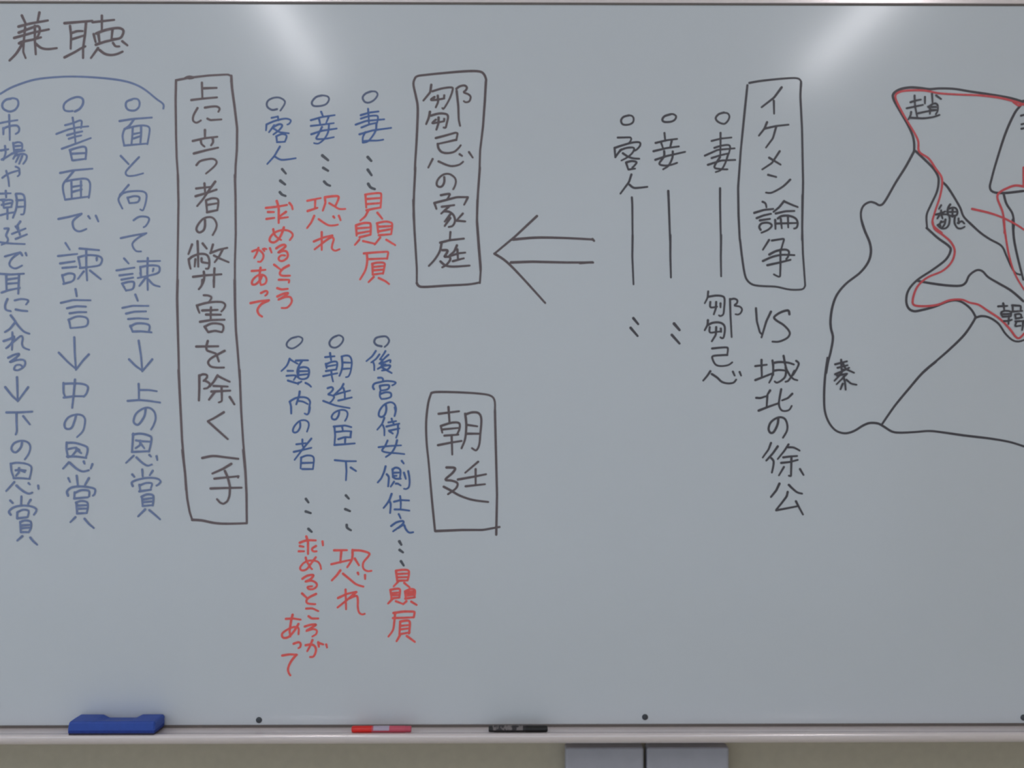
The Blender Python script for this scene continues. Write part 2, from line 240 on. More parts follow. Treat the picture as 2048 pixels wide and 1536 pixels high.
'u1.red/main': '-1521,1213 -1508,1172 -1508,1068;-1592,1167 -1521,1175 -1453,1187;-1579,1140 -1540,1140;-1589,1094 -1537,1101;-1460,1141 -1498,1114;-1503,1098 -1447,1106;-1437,1200 -1421,1182 -1416,1159;~-1544,1026 -1537,994 -1518,971 -1492,955;~-1474,1038 -1486,1001 -1505,965 -1531,942 -1553,939 -1568,952 -1560,978 -1531,1005 -1486,1020 -1447,1017 -1421,1001 -1416,981 -1434,955;~-1524,899 -1498,916 -1473,923 -1463,913 -1482,894 -1511,871 -1479,882 -1456,878 -1447,855 -1456,832 -1482,816 -1502,819 -1508,835 -1492,852 -1466,852;~-1683,879 -1650,890 -1628,881 -1610,858 -1612,832 -1628,811 -1645,811;-1642,902 -1654,864 -1670,835;-1612,894 -1603,881;-1602,897 -1589,894;-1566,900 -1555,871;-1538,791 -1500,762;~-1441,786 -1480,764 -1500,735 -1485,718 -1434,718;-1507,691 -1466,691 -1437,691 -1441,672;-1686,749 -1640,752 -1596,757;~-1628,771 -1635,706 -1626,657;~-1616,723 -1630,691 -1659,662 -1684,662 -1679,691 -1645,720 -1606,720 -1589,696 -1596,667 -1621,657;-1517,635 -1488,626 -1448,631;~-1517,580 -1480,597 -1446,603 -1467,584 -1509,559;~-1507,561 -1467,576 -1433,576 -1421,555 -1429,530 -1454,506 -1488,504;~-1625,603 -1597,616 -1583,612 -1585,597 -1597,586;-1694,536 -1639,548 -1572,556;~-1576,553 -1623,529 -1648,492 -1639,462 -1618,447',
'u2/bullet': '~-1223,1913 -1261,1902 -1288,1869 -1278,1845 -1236,1843 -1194,1856 -1175,1886 -1185,1907 -1219,1914',
'u2/main': '-1227,1805 -1215,1776;-1295,1749 -1223,1770 -1137,1783;-1242,1763 -1234,1726;-1177,1772 -1194,1730;-1295,1711 -1223,1719 -1143,1730;-1292,1656 -1223,1679 -1124,1694;~-1221,1704 -1244,1658 -1259,1627 -1223,1624 -1181,1629 -1143,1637;~-1175,1721 -1181,1671 -1206,1625 -1244,1595 -1274,1597',
'u2.dots/main': '-1219,1515 -1181,1484;-1213,1433 -1181,1414;~-1207,1342 -1189,1324 -1168,1315',
'u2.red/main': '-1318,1215 -1230,1233;-1266,1222 -1268,1165;-1316,1147 -1252,1168;-1202,1233 -1198,1202 -1216,1150;~-1202,1238 -1153,1245 -1116,1245 -1112,1229 -1125,1197 -1134,1179;~-1173,1199 -1139,1179 -1107,1161 -1067,1161;-1273,1115 -1293,1070 -1320,1034;~-1243,1093 -1207,1068 -1175,1052 -1139,1052 -1116,1057;-1146,1111 -1139,1102;-1110,1116 -1098,1086;-1223,1007 -1223,889;-1275,945 -1216,970 -1153,986;-1153,984 -1211,939 -1270,893;~-1211,941 -1162,971 -1144,961 -1153,925 -1155,898 -1134,884 -1105,894',
'u3/bullet': '~-895,1941 -933,1926 -952,1899 -937,1871 -908,1867 -874,1886 -853,1918 -866,1939 -899,1941',
'u3/main': '-916,1825 -912,1772 -910,1722;-964,1783 -908,1800 -847,1808;~-964,1760 -908,1777 -857,1779 -851,1760 -857,1730;-998,1720 -929,1745 -809,1756;-960,1701 -908,1722 -861,1732;-973,1656 -887,1682 -763,1699;~-933,1671 -950,1638 -952,1602;~-861,1722 -866,1680 -895,1633 -920,1608 -950,1600;~-950,1610 -908,1614 -853,1615 -815,1621',
'u3.dots/main': '-918,1505 -895,1480;-918,1421 -893,1385;~-915,1327 -899,1304 -872,1293',
'u3.red/main': '-933,1252 -928,1170;~-935,1256 -890,1263 -840,1266 -829,1252 -833,1170;-924,1227 -836,1234;-926,1193 -838,1200;-926,1152 -890,1161 -836,1170;-915,1150 -935,1111 -967,1084;-854,1136 -822,1096;-996,1050 -992,984;~-996,1052 -953,1066 -913,1068 -899,1057 -899,993;-990,1032 -901,1039;-990,998 -903,1014;-971,973 -899,991;-974,957 -1003,923;-949,948 -870,930;-856,1066 -849,1003;~-858,1066 -808,1077 -772,1073 -756,1057 -763,994;-849,1043 -759,1048;-849,1012 -763,1028;-845,987 -763,994;-836,971 -872,925;-795,957 -736,921;-944,866 -867,873 -781,878 -790,830;-913,828 -788,833;~-924,862 -922,812 -935,753 -969,694;-888,798 -885,726;~-890,796 -854,805 -808,801 -811,762 -817,731;-885,776 -813,783;-885,753 -813,760;-885,726 -817,735;-879,710 -913,676;-845,703 -799,681 -777,663',
'l1/bullet': '~-1390,312 -1426,301 -1453,273 -1451,248 -1422,235 -1390,248 -1358,276 -1351,301 -1373,314 -1397,311',
'l1/main': '~-1435,168 -1454,123 -1490,86;~-1437,166 -1408,148 -1383,134;-1449,87 -1412,87;~-1456,54 -1415,57 -1394,54 -1408,27;~-1447,23 -1415,13 -1383,5 -1358,16;-1376,9 -1380,-2;-1394,155 -1355,157 -1314,157;~-1355,151 -1376,116 -1385,80 -1376,41 -1355,32;~-1380,105 -1341,112 -1312,102 -1307,73 -1319,41 -1355,32 -1383,45;-1376,84 -1310,86;-1376,59 -1312,66;-1376,109 -1378,45;-1330,7 -1309,-3 -1294,-18;~-1369,-50 -1373,-76 -1383,-108 -1392,-135;~-1435,-116 -1426,-151 -1426,-189;~-1435,-116 -1397,-94 -1355,-87 -1319,-94 -1301,-116 -1305,-151 -1309,-189;~-1383,-112 -1348,-117 -1316,-133;-1426,-156 -1425,-196;~-1302,-156 -1307,-185 -1319,-202 -1336,-196;~-1366,-257 -1366,-286 -1382,-314 -1403,-322 -1414,-309 -1403,-278 -1370,-246 -1336,-240 -1313,-253 -1309,-278 -1321,-316;-1351,-368 -1351,-404 -1344,-425;-1391,-400 -1328,-392;-1292,-362 -1344,-425 -1403,-503;-1408,-450 -1344,-436 -1292,-423;-1359,-488 -1363,-560;~-1361,-488 -1323,-474 -1286,-478 -1275,-501 -1281,-560;-1359,-524 -1281,-522;-1351,-564 -1281,-564',
'l1.dots/main': '-1328,-762 -1311,-785;-1329,-845 -1296,-856;-1311,-961 -1290,-980',
'l1.red/main': '-1325,-1011 -1314,-1044 -1314,-1127;~-1368,-1052 -1322,-1037 -1263,-1037;-1368,-1074 -1344,-1079;~-1375,-1109 -1340,-1109;~-1261,-1074 -1287,-1092 -1279,-1109 -1257,-1109;-1218,-1044 -1215,-1070;~-1329,-1151 -1322,-1175 -1296,-1219 -1287,-1227;~-1263,-1149 -1292,-1188 -1322,-1227 -1353,-1236 -1366,-1219 -1344,-1188 -1305,-1171 -1257,-1175 -1235,-1197 -1228,-1227;~-1351,-1291 -1318,-1271 -1279,-1267 -1296,-1293 -1331,-1310 -1292,-1304 -1261,-1319 -1257,-1341 -1279,-1359 -1309,-1359 -1316,-1345 -1287,-1341;-1353,-1389 -1324,-1416;~-1261,-1392 -1305,-1414 -1324,-1436 -1314,-1455 -1266,-1460;-1326,-1489 -1285,-1487 -1246,-1506;-1310,-1540 -1290,-1555 -1246,-1555;~-1336,-1608 -1295,-1596 -1261,-1596 -1290,-1615 -1326,-1637 -1280,-1625 -1256,-1635 -1261,-1659 -1285,-1674;~-1329,-1732 -1295,-1727 -1271,-1737 -1261,-1766 -1276,-1805 -1300,-1810;-1285,-1698 -1300,-1737 -1319,-1771;-1246,-1713 -1242,-1742;-1242,-1717 -1213,-1727;-1193,-1727 -1188,-1747;-1460,-1557 -1416,-1554 -1363,-1562;-1416,-1530 -1426,-1571 -1436,-1639 -1431,-1673;~-1377,-1591 -1407,-1639 -1445,-1678 -1479,-1681 -1484,-1654 -1445,-1625 -1402,-1610 -1377,-1620 -1377,-1659;~-1409,-1722 -1377,-1712 -1363,-1722 -1365,-1742 -1377,-1751;-1484,-1800 -1436,-1792 -1387,-1795;~-1392,-1795 -1426,-1839 -1445,-1882 -1443,-1911 -1431,-1931',
'l2/bullet': '~-1124,319 -1152,305 -1172,276 -1163,249 -1134,241 -1106,255 -1084,283 -1083,308 -1106,323 -1127,318',
'l2/main': '-1168,205 -1161,159;-1200,178 -1138,184;-1196,134 -1191,105;~-1195,130 -1159,146 -1127,148 -1120,130 -1127,95;-1191,116 -1127,127;-1195,86 -1131,96;-1213,52 -1156,64 -1120,71;-1159,80 -1156,48 -1148,16;~-1090,180 -1086,127 -1093,87 -1106,54;~-1092,182 -1060,189 -1035,180 -1024,144 -1031,87 -1045,52 -1063,45;-1084,143 -1031,141;-1084,100 -1035,103;-1079,0 -1092,-27 -1134,-66;~-1184,-28 -1159,-21 -1148,-34 -1163,-55 -1180,-69 -1156,-75 -1141,-87 -1156,-112 -1173,-126;~-1213,-112 -1177,-126 -1124,-144 -1038,-160;-1141,-73 -1088,-57 -1035,-43;-1079,-27 -1070,-59 -1070,-101;-1113,-110 -1070,-100 -1024,-89;~-1107,-185 -1113,-211 -1130,-234 -1151,-232 -1157,-215 -1139,-190 -1101,-173 -1067,-175 -1052,-194 -1057,-223 -1069,-244;~-1143,-282 -1096,-278 -1067,-276 -1027,-286;-1139,-284 -1134,-341 -1139,-404;-1088,-282 -1082,-314;-1130,-318 -1067,-312 -1027,-314;-1029,-316 -1033,-354;-1113,-366 -1071,-352 -1031,-354;-1067,-354 -1069,-392;-1139,-404 -1075,-400 -1004,-394;-1136,-505 -1067,-512 -996,-512;-1063,-514 -1059,-577 -1063,-638;-1031,-554 -996,-577',
'l2.dots/main': '-1063,-739 -1044,-760;-1067,-830 -1036,-843;~-1058,-935 -1054,-954 -1030,-970',
'l2.red/main': '-1141,-1103 -1056,-1102;-1093,-1105 -1100,-1184;-1159,-1195 -1095,-1180 -1034,-1167;~-1019,-1101 -1023,-1162 -1054,-1215;~-1017,-1103 -964,-1105 -912,-1121 -912,-1140 -947,-1184 -947,-1223 -921,-1241 -894,-1239;-1004,-1158 -977,-1202;-1100,-1236 -1122,-1267 -1156,-1302;~-1082,-1258 -1039,-1293 -995,-1328 -947,-1344;-984,-1252 -980,-1263;-936,-1267 -936,-1293;-1065,-1363 -1062,-1494;-1115,-1419 -1057,-1392 -994,-1378;-994,-1380 -1048,-1426 -1118,-1482;~-1038,-1421 -994,-1405 -984,-1431 -984,-1480 -975,-1516 -955,-1528 -938,-1524',
'l3/bullet': '~-827,250 -859,258 -875,280 -863,305 -827,315 -795,314 -777,291 -785,266 -806,246',
'l3/main': '-865,219 -888,184 -927,152;-841,196 -863,166 -895,143;-884,148 -875,127 -875,91;-801,218 -817,191 -836,166;~-781,194 -809,169 -838,137;~-836,164 -820,159 -827,141;~-840,136 -809,144 -770,159 -769,144;-827,127 -799,130;-813,123 -852,100;~-820,120 -770,123 -785,98 -824,89;~-827,112 -799,95 -760,73;~-849,41 -827,41 -817,30 -820,16;~-877,-34 -884,-19 -874,2 -834,13 -792,20 -749,16 -733,9 -742,-2 -756,-9;~-838,-16 -833,-44;~-838,-12 -802,-7 -777,-9 -781,-30 -799,-39 -833,-44;~-836,-52 -838,-80 -829,-98;~-834,-66 -799,-55 -767,-60 -765,-84 -792,-96 -827,-100;~-799,-137 -795,-169 -806,-205 -827,-219 -845,-208 -838,-173 -809,-137 -770,-121 -742,-133 -731,-166 -738,-205;-739,-156 -733,-181 -741,-213;-808,-225 -823,-265 -855,-303;-817,-274 -808,-299 -808,-341;-760,-230 -756,-249;-781,-255 -730,-246;-752,-251 -743,-272;-794,-282 -752,-272 -709,-263;-777,-310 -709,-295;-718,-268 -718,-324 -730,-356;-773,-314 -752,-329;~-787,-375 -802,-409 -823,-442 -785,-455 -730,-459 -676,-465;~-724,-373 -735,-413 -760,-455 -798,-484;-846,-419 -773,-411 -697,-407;-693,-510 -680,-527;-800,-546 -810,-584 -828,-625 -852,-653;~-792,-599 -779,-617 -780,-648 -783,-679;-754,-565 -751,-617;~-753,-567 -735,-555 -712,-560 -701,-578 -704,-617 -712,-630;-748,-589 -707,-587;-751,-609 -727,-609;~-751,-617 -732,-628 -699,-628;-744,-648 -766,-681;-732,-661 -717,-661 -700,-673;-678,-589 -666,-629;~-650,-578 -643,-617 -641,-656 -647,-685 -663,-696 -678,-695;-760,-729 -774,-768 -792,-796 -813,-822;~-774,-778 -766,-799 -770,-856;-744,-781 -701,-770 -644,-773;-704,-744 -699,-786 -700,-830;-740,-832 -701,-832 -642,-840;-713,-863 -700,-891;~-763,-942 -728,-918 -685,-909 -689,-931 -750,-977;~-715,-953 -680,-935 -667,-961 -645,-985 -617,-983',
'l3.dots/main': '-709,-1044 -696,-1066;-707,-1101 -685,-1117;-698,-1176 -680,-1204',
'l3.red/main': '-731,-1239 -724,-1302;~-731,-1239 -685,-1233 -650,-1237 -645,-1263 -654,-1303;-724,-1261 -652,-1257;-724,-1283 -652,-1281;-722,-1305 -654,-1303;-715,-1309 -746,-1342;-676,-1320 -641,-1349;-768,-1368 -761,-1419;~-768,-1366 -732,-1359 -705,-1364 -708,-1412;-761,-1388 -708,-1383;-761,-1402 -708,-1400;-761,-1422 -708,-1417;-751,-1422 -783,-1456;-732,-1441 -688,-1458;-671,-1378 -666,-1422;~-671,-1376 -635,-1361 -606,-1369 -608,-1412;-666,-1390 -608,-1383;-666,-1403 -611,-1398;-669,-1424 -606,-1415;-662,-1441 -683,-1461;-630,-1444 -594,-1466;-664,-1381 -611,-1376;-747,-1519 -679,-1509 -606,-1510 -613,-1548;-751,-1553 -683,-1551 -615,-1548;~-737,-1524 -742,-1573 -751,-1631 -781,-1675;-703,-1577 -708,-1660;~-703,-1577 -669,-1570 -642,-1575 -640,-1612 -645,-1655;-698,-1604 -645,-1599;-700,-1628 -645,-1621;-708,-1660 -640,-1648;-705,-1667 -727,-1706;-659,-1672 -606,-1711',
'boxM1/frame': '~-136,2000 -134,2023 -150,2059 -182,2075 -263,2076 -399,2065 -535,2051 -590,2042 -608,2022 -615,1985 -599,1908 -587,1836 -590,1709 -597,1572 -603,1482 -606,1420;-135,2004 -141,1891 -154,1709 -173,1550 -177,1421;-603,1437 -612,1255 -615,1119 -603,938 -592,740;-175,1437 -188,1256 -195,1074 -184,915 -170,740;-616,1221 -609,1027 -593,767 -593,670;~-593,670 -580,651 -541,644 -379,654 -250,661 -175,674;-191,1221 -194,1092 -181,930 -168,768 -175,670',
'boxM1/main': '-497,1985 -504,1936 -549,1881;~-490,1942 -427,1961 -363,1968 -356,1949 -377,1890 -413,1829 -424,1831;~-476,1904 -499,1886 -463,1886 -411,1895;-411,1915 -413,1895;-454,1913 -451,1872 -467,1836;-506,1806 -513,1768 -531,1725;~-499,1781 -445,1795 -399,1791 -386,1772 -395,1727 -402,1702 -415,1702;~-467,1754 -490,1731 -454,1736 -413,1743;-411,1759 -412,1743;-449,1768 -449,1731 -463,1688;~-331,1959 -309,1975 -277,1981 -261,1968 -268,1950 -281,1936 -250,1922 -236,1904 -245,1877 -268,1870 -281,1877;-329,1945 -318,1845 -315,1754 -306,1714;-467,1632 -399,1650 -336,1668 -322,1664 -331,1618;-331,1621 -399,1605 -454,1593;~-454,1593 -449,1564 -427,1539 -390,1532 -345,1541 -318,1564 -302,1584;-488,1493 -517,1436;~-449,1477 -399,1455 -359,1446 -313,1455 -286,1475;-309,1525 -293,1514;-247,1539 -222,1503;~-411,1373 -411,1342 -424,1314 -445,1308 -461,1323 -454,1355 -422,1387 -381,1394 -345,1373 -334,1346 -340,1315 -352,1292;~-433,1253 -377,1262 -381,1244 -390,1228;-476,1201 -463,1162;-476,1201 -399,1221 -327,1240 -254,1240;-256,1235 -279,1190;-427,1176 -345,1187;~-381,1176 -404,1156 -431,1131;~-413,1147 -377,1142 -349,1119 -340,1083 -354,1051 -381,1042;-372,1124 -408,1078;-372,1101 -408,1049;-377,1119 -381,1092;-288,1131 -322,1094;-336,1085 -272,1079;-370,1008 -374,961;-438,938 -377,954 -281,965;~-429,936 -440,883 -472,829 -513,784;~-422,888 -390,886 -399,861 -408,845 -377,843 -372,824 -395,793 -424,774;~-436,813 -404,788 -354,779 -243,786;-327,920 -345,879 -377,852;-363,852 -313,868 -272,872;-324,893 -320,829;-354,815 -281,834',
'arrow/main': '204,1115 62,982 -78,865;~-78,865 -16,826 42,774 139,671 259,538;~45,959 204,972 399,969 574,960;573,962 584,951;32,807 172,812 399,807 577,807;490,804 574,809',
'boxM2/frame': '~-497,-60 -459,-53 -327,-55 -189,-63 -106,-77 -77,-112 -75,-181;~-497,-60 -517,-126 -531,-250 -528,-388 -514,-526 -493,-768 -472,-976;-469,-976 -293,-969 -154,-969 -44,-949;-75,-174 -68,-458 -61,-734 -66,-1000',
'boxM2/main': '-383,-153 -376,-257;-448,-198 -313,-181;-434,-278 -424,-323;~-431,-278 -362,-257 -313,-260 -310,-298 -327,-336;-424,-302 -320,-292;-410,-343 -317,-336;-452,-406 -362,-388 -296,-378;-362,-343 -358,-468;~-272,-198 -265,-271 -272,-361 -296,-426;~-269,-202 -224,-188 -182,-195 -165,-236 -172,-333 -179,-402 -199,-440 -227,-426;-262,-271 -192,-281;-262,-330 -175,-330;-186,-516 -272,-589;-320,-634 -224,-617 -134,-599;-203,-565 -203,-672;-269,-679 -141,-665;~-396,-554 -341,-558 -355,-589 -403,-634 -362,-641 -324,-658 -334,-693 -386,-731;~-414,-682 -369,-706 -307,-741 -224,-769 -120,-783',
'r1/bullet': '~816,1785 779,1774 763,1749 777,1724 816,1724 841,1738 847,1763 836,1781 813,1785',
'r1/main': '741,1637 825,1639 832,1629 827,1615 816,1601;720,1569 725,1506;~722,1569 770,1585 838,1604 884,1606 891,1588 875,1565 857,1551;~766,1558 747,1538 725,1506;~757,1553 802,1569 847,1569 843,1542 811,1510 766,1485;~775,1533 811,1510 847,1499 884,1497;797,1469 811,1426;~797,1472 834,1481 866,1474 852,1451 838,1438;813,1425 857,1431;832,1392 816,1342 759,1265;~820,1324 847,1304 884,1304 938,1310',
'r1/dash': '835,1240 838,1197 840,957;840,990 838,847 846,662',
'r1/dots': '845,437 877,398;827,373 873,319',
'r2/bullet': '~1093,1793 1052,1779 1038,1756 1052,1742 1093,1743 1120,1756 1129,1779 1111,1793 1091,1793',
'r2/main': '1052,1668 1057,1615;993,1602 1066,1620 1136,1629;1029,1606 1043,1565;1100,1615 1089,1570;979,1547 1066,1568 1148,1579;991,1490 1066,1515 1189,1543;~1050,1547 1048,1511 1018,1465 1048,1452 1093,1456 1136,1470;~1107,1545 1104,1502 1079,1452 1043,1427',
'r2/dash': '1077,1283 1081,1197 1089,957;1091,990 1091,848 1095,708',
'r2/dots': '1116,401 1152,359;1101,326 1152,269',
'r3/bullet': '~1448,1805 1412,1793 1393,1766 1412,1741 1450,1730 1475,1752 1484,1780 1471,1800 1443,1803',
'r3/main': '1425,1670 1425,1584 1423,1511;1366,1616 1430,1632 1498,1639;~1384,1570 1430,1584 1475,1589 1489,1575 1480,1530;1321,1518 1407,1557 1519,1567;1366,1502 1421,1520 1480,1534;1341,1457 1430,1486 1523,1490;~1421,1507 1384,1443 1425,1429 1471,1427;~1475,1525 1457,1470 1430,1425 1393,1409',
'r3/dash': '1422,1301 1422,1198 1427,958;1429,991 1427,848 1429,716',
'r3/name': '1343,615 1339,573 1320,537;~1345,580 1398,588 1441,582 1452,561 1449,502 1443,464 1425,452 1415,456;~1357,545 1359,510 1402,514;1396,545 1394,502 1380,463;1425,536 1425,510;1341,424 1339,393 1320,358;~1343,393 1374,407 1417,409 1447,393 1454,362 1447,315 1437,304 1425,310;~1353,378 1355,343 1402,347 1429,349;1396,378 1394,327 1367,284;1427,368 1429,347;1488,565 1491,464 1499,312;~1488,561 1515,567 1536,557 1534,538 1519,522 1554,514 1568,495 1558,471 1542,462 1525,464;~1369,236 1417,241 1464,243 1474,234 1470,195;~1470,193 1425,191 1374,185 1374,160 1394,128 1429,119 1476,126 1503,144;1357,85 1335,52 1310,23;~1367,66 1402,43 1433,15 1472,4 1511,9 1529,29;1507,82 1519,56;1552,80 1562,56',
'boxR/frame': '~1617,2002 1696,2016 1839,2031 1932,2034 1961,2013 1962,1977;1604,1987 1585,1805 1560,1555 1542,1305 1545,1126 1553,958;1961,2013 1957,1913 1968,1699 1975,1341 1968,958;~1555,958 1568,846 1585,737 1603,690 1642,660 1707,651 1793,647 1880,629 1945,627 1976,634 1989,655;1971,1257 1969,1041 1974,868 1989,655',
'boxR/main': '1832,1973 1782,1905 1699,1841;1780,1884 1782,1798;1735,1741 1717,1698 1681,1652;1717,1698 1796,1716 1878,1725;1796,1712 1774,1634 1728,1573;1819,1548 1767,1469 1703,1427;1749,1505 1825,1459;1742,1391 1796,1377;~1889,1359 1839,1312 1767,1273 1728,1273;~1705,1212 1724,1201 1731,1175;1650,1138 1715,1158 1776,1164;1666,1103 1711,1121 1761,1132;1687,1088 1754,1098;~1692,1025 1683,1045 1698,1067 1737,1073 1763,1062 1763,1045 1737,1023 1698,1006;1848,1216 1815,1175 1778,1145;1850,1214 1893,1195 1939,1177;1793,1134 1859,1149 1917,1151;1789,1091 1791,1032;~1807,1101 1833,1117 1880,1119 1924,1102 1939,1071 1932,1041 1915,1034;1791,1067 1932,1071;1826,1099 1833,1036;1874,1110 1876,1041;1748,958 1707,893;1767,954 1850,967 1828,894;~1750,861 1798,885 1854,894 1880,881 1876,850 1863,831;~1707,818 1772,846 1837,859 1917,857;1737,790 1815,807 1891,826;1824,894 1824,781 1822,716 1811,713 1780,729',
'vs/main': '1661,503 1667,417 1687,343 1698,333;1761,481 1730,417 1698,310;~1884,464 1878,487 1855,487 1815,471 1782,444 1800,421 1843,394 1878,358 1886,331 1866,304 1815,282 1771,282;1698,160 1698,113 1700,60;1657,119 1733,128;1771,156 1776,113 1776,60;~1780,140 1815,146 1874,142 1913,130;1845,187 1855,132 1866,93 1886,60;~1929,154 1946,136 1933,101 1909,60;~1780,88 1815,93 1862,89;1698,126 1700,45;1657,26 1706,45 1769,70;1776,126 1776,80 1765,37 1749,9;~1862,87 1855,48 1827,21 1800,9 1786,17;1858,107 1890,52 1913,31 1937,25;1917,87 1897,48 1874,19 1858,15;1755,-43 1739,-68;1663,-92 1691,-94 1726,-82;~1737,-76 1735,-107 1732,-154;1679,-177 1737,-154 1808,-129;~1829,-35 1819,-88 1814,-135 1827,-170 1851,-180 1882,-172 1899,-146;1903,-65 1874,-94 1835,-109;~1810,-232 1804,-271 1780,-318 1757,-324 1745,-298 1757,-259 1788,-232 1823,-221 1855,-234 1870,-275 1866,-314 1841,-357;1761,-392 1745,-435 1706,-489;1806,-415 1773,-462 1730,-509;~1763,-493 1778,-513 1776,-548 1767,-589;1878,-402 1851,-443 1806,-499;~1874,-421 1913,-423 1952,-443;1843,-488 1890,-482 1935,-479;1829,-525 1886,-519 1939,-505;1897,-493 1896,-548 1894,-614 1880,-610;1847,-552 1814,-608;1954,-566 1978,-605;1817,-663 1796,-708 1761,-751;~1880,-671 1905,-696 1937,-721 1968,-729;1872,-718 1866,-747 1831,-793 1796,-836;1796,-840 1866,-827 1937,-813;1927,-780 1944,-813 1974,-868',
'map/main': '~3445,1880 3352,1906 3219,1929 3085,1949 2986,1965 2886,1968 2819,1963 2753,1971 2686,1974 2620,1961 2577,1931 2580,1891 2620,1818 2673,1726 2706,1653 2716,1600 2716,1553;~2716,1550 2660,1447 2593,1341 2520,1215 2487,1190 2454,1205 2420,1211 2380,1188 2361,1142 2367,1075 2390,1005;~2726,1550 2786,1494 2839,1441 2873,1388 2879,1341 2866,1275 2826,1189 2799,1122 2803,1036;2799,1039 2839,1006;~2909,1341 2946,1302 3019,1182 3046,1116 3099,1063 3159,1006;~3425,1853 3385,1800 3325,1667 3265,1481 3232,1362 3222,1309 3245,1279 3318,1272 3445,1286;~3315,1262 3332,1202 3372,1136 3382,1070 3378,1006;3445,1886 3425,1853;~2364,1092 2387,1019 2420,939 2427,873 2407,807 2354,740 2261,667 2201,594 2171,515 2158,428 2161,369 2174,309 2161,223 2141,143 2129,73;~2803,1036 2873,973 2946,920 2959,887 2926,827 2839,760 2739,694 2680,628 2663,561 2676,508 2713,485 2766,492 2853,515 2952,552 3019,552 3085,509 3122,455 3119,429 3052,329 2952,230 2853,144 2773,73;~2739,687 2806,674 2919,658 3019,654 3059,674 3085,724 3132,757 3172,751 3212,711 3285,668 3365,621 3445,552;~3122,439 3165,452 3219,442 3279,402 3325,336 3372,293 3412,283 3450,293;~3066,1092 3152,1013 3219,966 3299,920 3332,854 3365,781 3392,741 3425,728;~3375,1093 3382,973 3402,867 3428,761 3445,695;~2138,174 2121,42 2115,-91 2121,-184 2148,-257 2194,-310 2254,-328 2314,-313 2374,-277 2420,-260 2474,-263 2513,-283 2567,-316 2620,-324 2720,-320 2819,-313 2919,-324 3052,-343 3219,-363 3352,-386 3450,-416;~2859,148 2773,75 2686,-25 2593,-137 2527,-230 2500,-270',
'map/label_秦': '2228,161 2231,95;2188,131 2267,151;2204,108 2271,125;2188,65 2241,88 2281,108;~2241,135 2261,101 2314,75;~2241,95 2221,62 2184,22;2267,68 2234,35 2198,-1;2244,48 2254,9 2258,-38;2264,28 2294,2 2331,-5;2238,2 2224,-35;2201,55 2261,68',
'map/label_趙': '2718,1920 2719,1882 2722,1845 2735,1779;2690,1875 2722,1886 2760,1893;2665,1835 2722,1847 2774,1858;2742,1802 2806,1816 2861,1823;2695,1811 2693,1791 2676,1761;~2690,1772 2726,1770 2783,1769 2840,1777 2884,1791;2787,1911 2787,1866;2834,1932 2838,1873;2862,1921 2895,1897;~2811,1845 2834,1861 2856,1868 2872,1855 2872,1820 2859,1795;~2808,1845 2822,1832 2820,1798;2824,1843 2870,1845;2820,1823 2870,1825',
'map/label_魏': '2895,1190 2881,1165;2895,1156 2897,1122;2860,1128 2892,1136 2922,1149;2883,1124 2870,1102;2899,1131 2933,1129;2899,1122 2905,1102;2890,1138 2920,1147;~2956,1195 2943,1174 2938,1145 2945,1124 2970,1120 2997,1124 3004,1145 2995,1168 2972,1175 2945,1165;2972,1172 2970,1113;2943,1145 3002,1147;~2949,1120 2952,1090 2945,1058 2927,1038 2897,1036 2874,1054;~2988,1120 2984,1081 2991,1056 3007,1038 3029,1036 3052,1047;2895,1083 2888,1067 2870,1058;2924,1095 2920,1065 2901,1038;2892,1077 2924,1083;2886,1061 2892,1049;3011,1102 3013,1068;3007,1072 3034,1086 3050,1068',
'map/label_韓': '3310,537 3316,498;3276,517 3337,520;~3298,480 3295,467 3304,450;~3298,480 3319,487 3352,485 3363,472 3361,452;3302,465 3352,467;3306,448 3359,451;~3315,419 3341,420 3367,428;3348,452 3345,400;3372,524 3374,487;3369,524 3428,521 3426,487;3367,482 3437,487;~3389,461 3393,437;~3389,463 3417,467 3430,459 3428,446;3393,436 3437,443;3391,417 3446,420;3398,415 3387,383 3426,389;3443,417 3441,387 3436,359',
'map/label_edge': '3428,1787 3450,1793;3432,1730 3450,1734;3432,1700 3450,1704',
'map.red/main': '~3450,1860 3392,1880 3285,1906 3152,1922 3019,1927 2886,1935 2786,1953 2686,1954 2620,1944 2590,1918 2606,1865 2660,1765 2720,1666 2743,1613 2749,1547 2813,1500 2859,1434 2896,1381 2902,1328 2886,1242 2853,1142 2839,1063 2899,1006;3450,1866 3412,1853 3378,1876;~3102,1166 3219,1139 3318,1103 3405,1057 3450,1027;~3450,1315 3392,1322 3338,1305 3285,1275 3272,1236 3305,1149 3318,1070 3318,1006;3446,1442 3445,1322;~2839,1079 2853,1032 2906,993 2959,946 2986,887 2966,814 2906,754 2813,714 2759,674 2726,628 2706,561 2716,525 2786,518 2873,528 2952,558 3032,562 3085,542 3145,528 3205,489 3285,436 3352,369 3392,316 3418,306 3450,336;~3312,1093 3325,993 3345,874 3372,774 3405,701 3450,628',
}

def ink(name, rgb, rough=0.45):
    return mat(name, rgb, rough, noise=0.10, scale=160)
K_LEFT = ink('black_ink_faded', (112, 97, 100))
K_MID = ink('black_ink_brownish', (100, 87, 90))
K_RIGHT = ink('black_ink', (76, 72, 78))
B_LEFT = ink('blue_ink_faded', (116, 132, 172))
B_MID = ink('blue_ink', (74, 104, 162))
R_INK = ink('red_ink', (243, 98, 92))
K_DOT = ink('grey_ink', (86, 88, 96))
G_BUL = ink('grey_blue_ink', (92, 102, 132))
R_MAP = ink('red_ink_dark', (212, 84, 90))

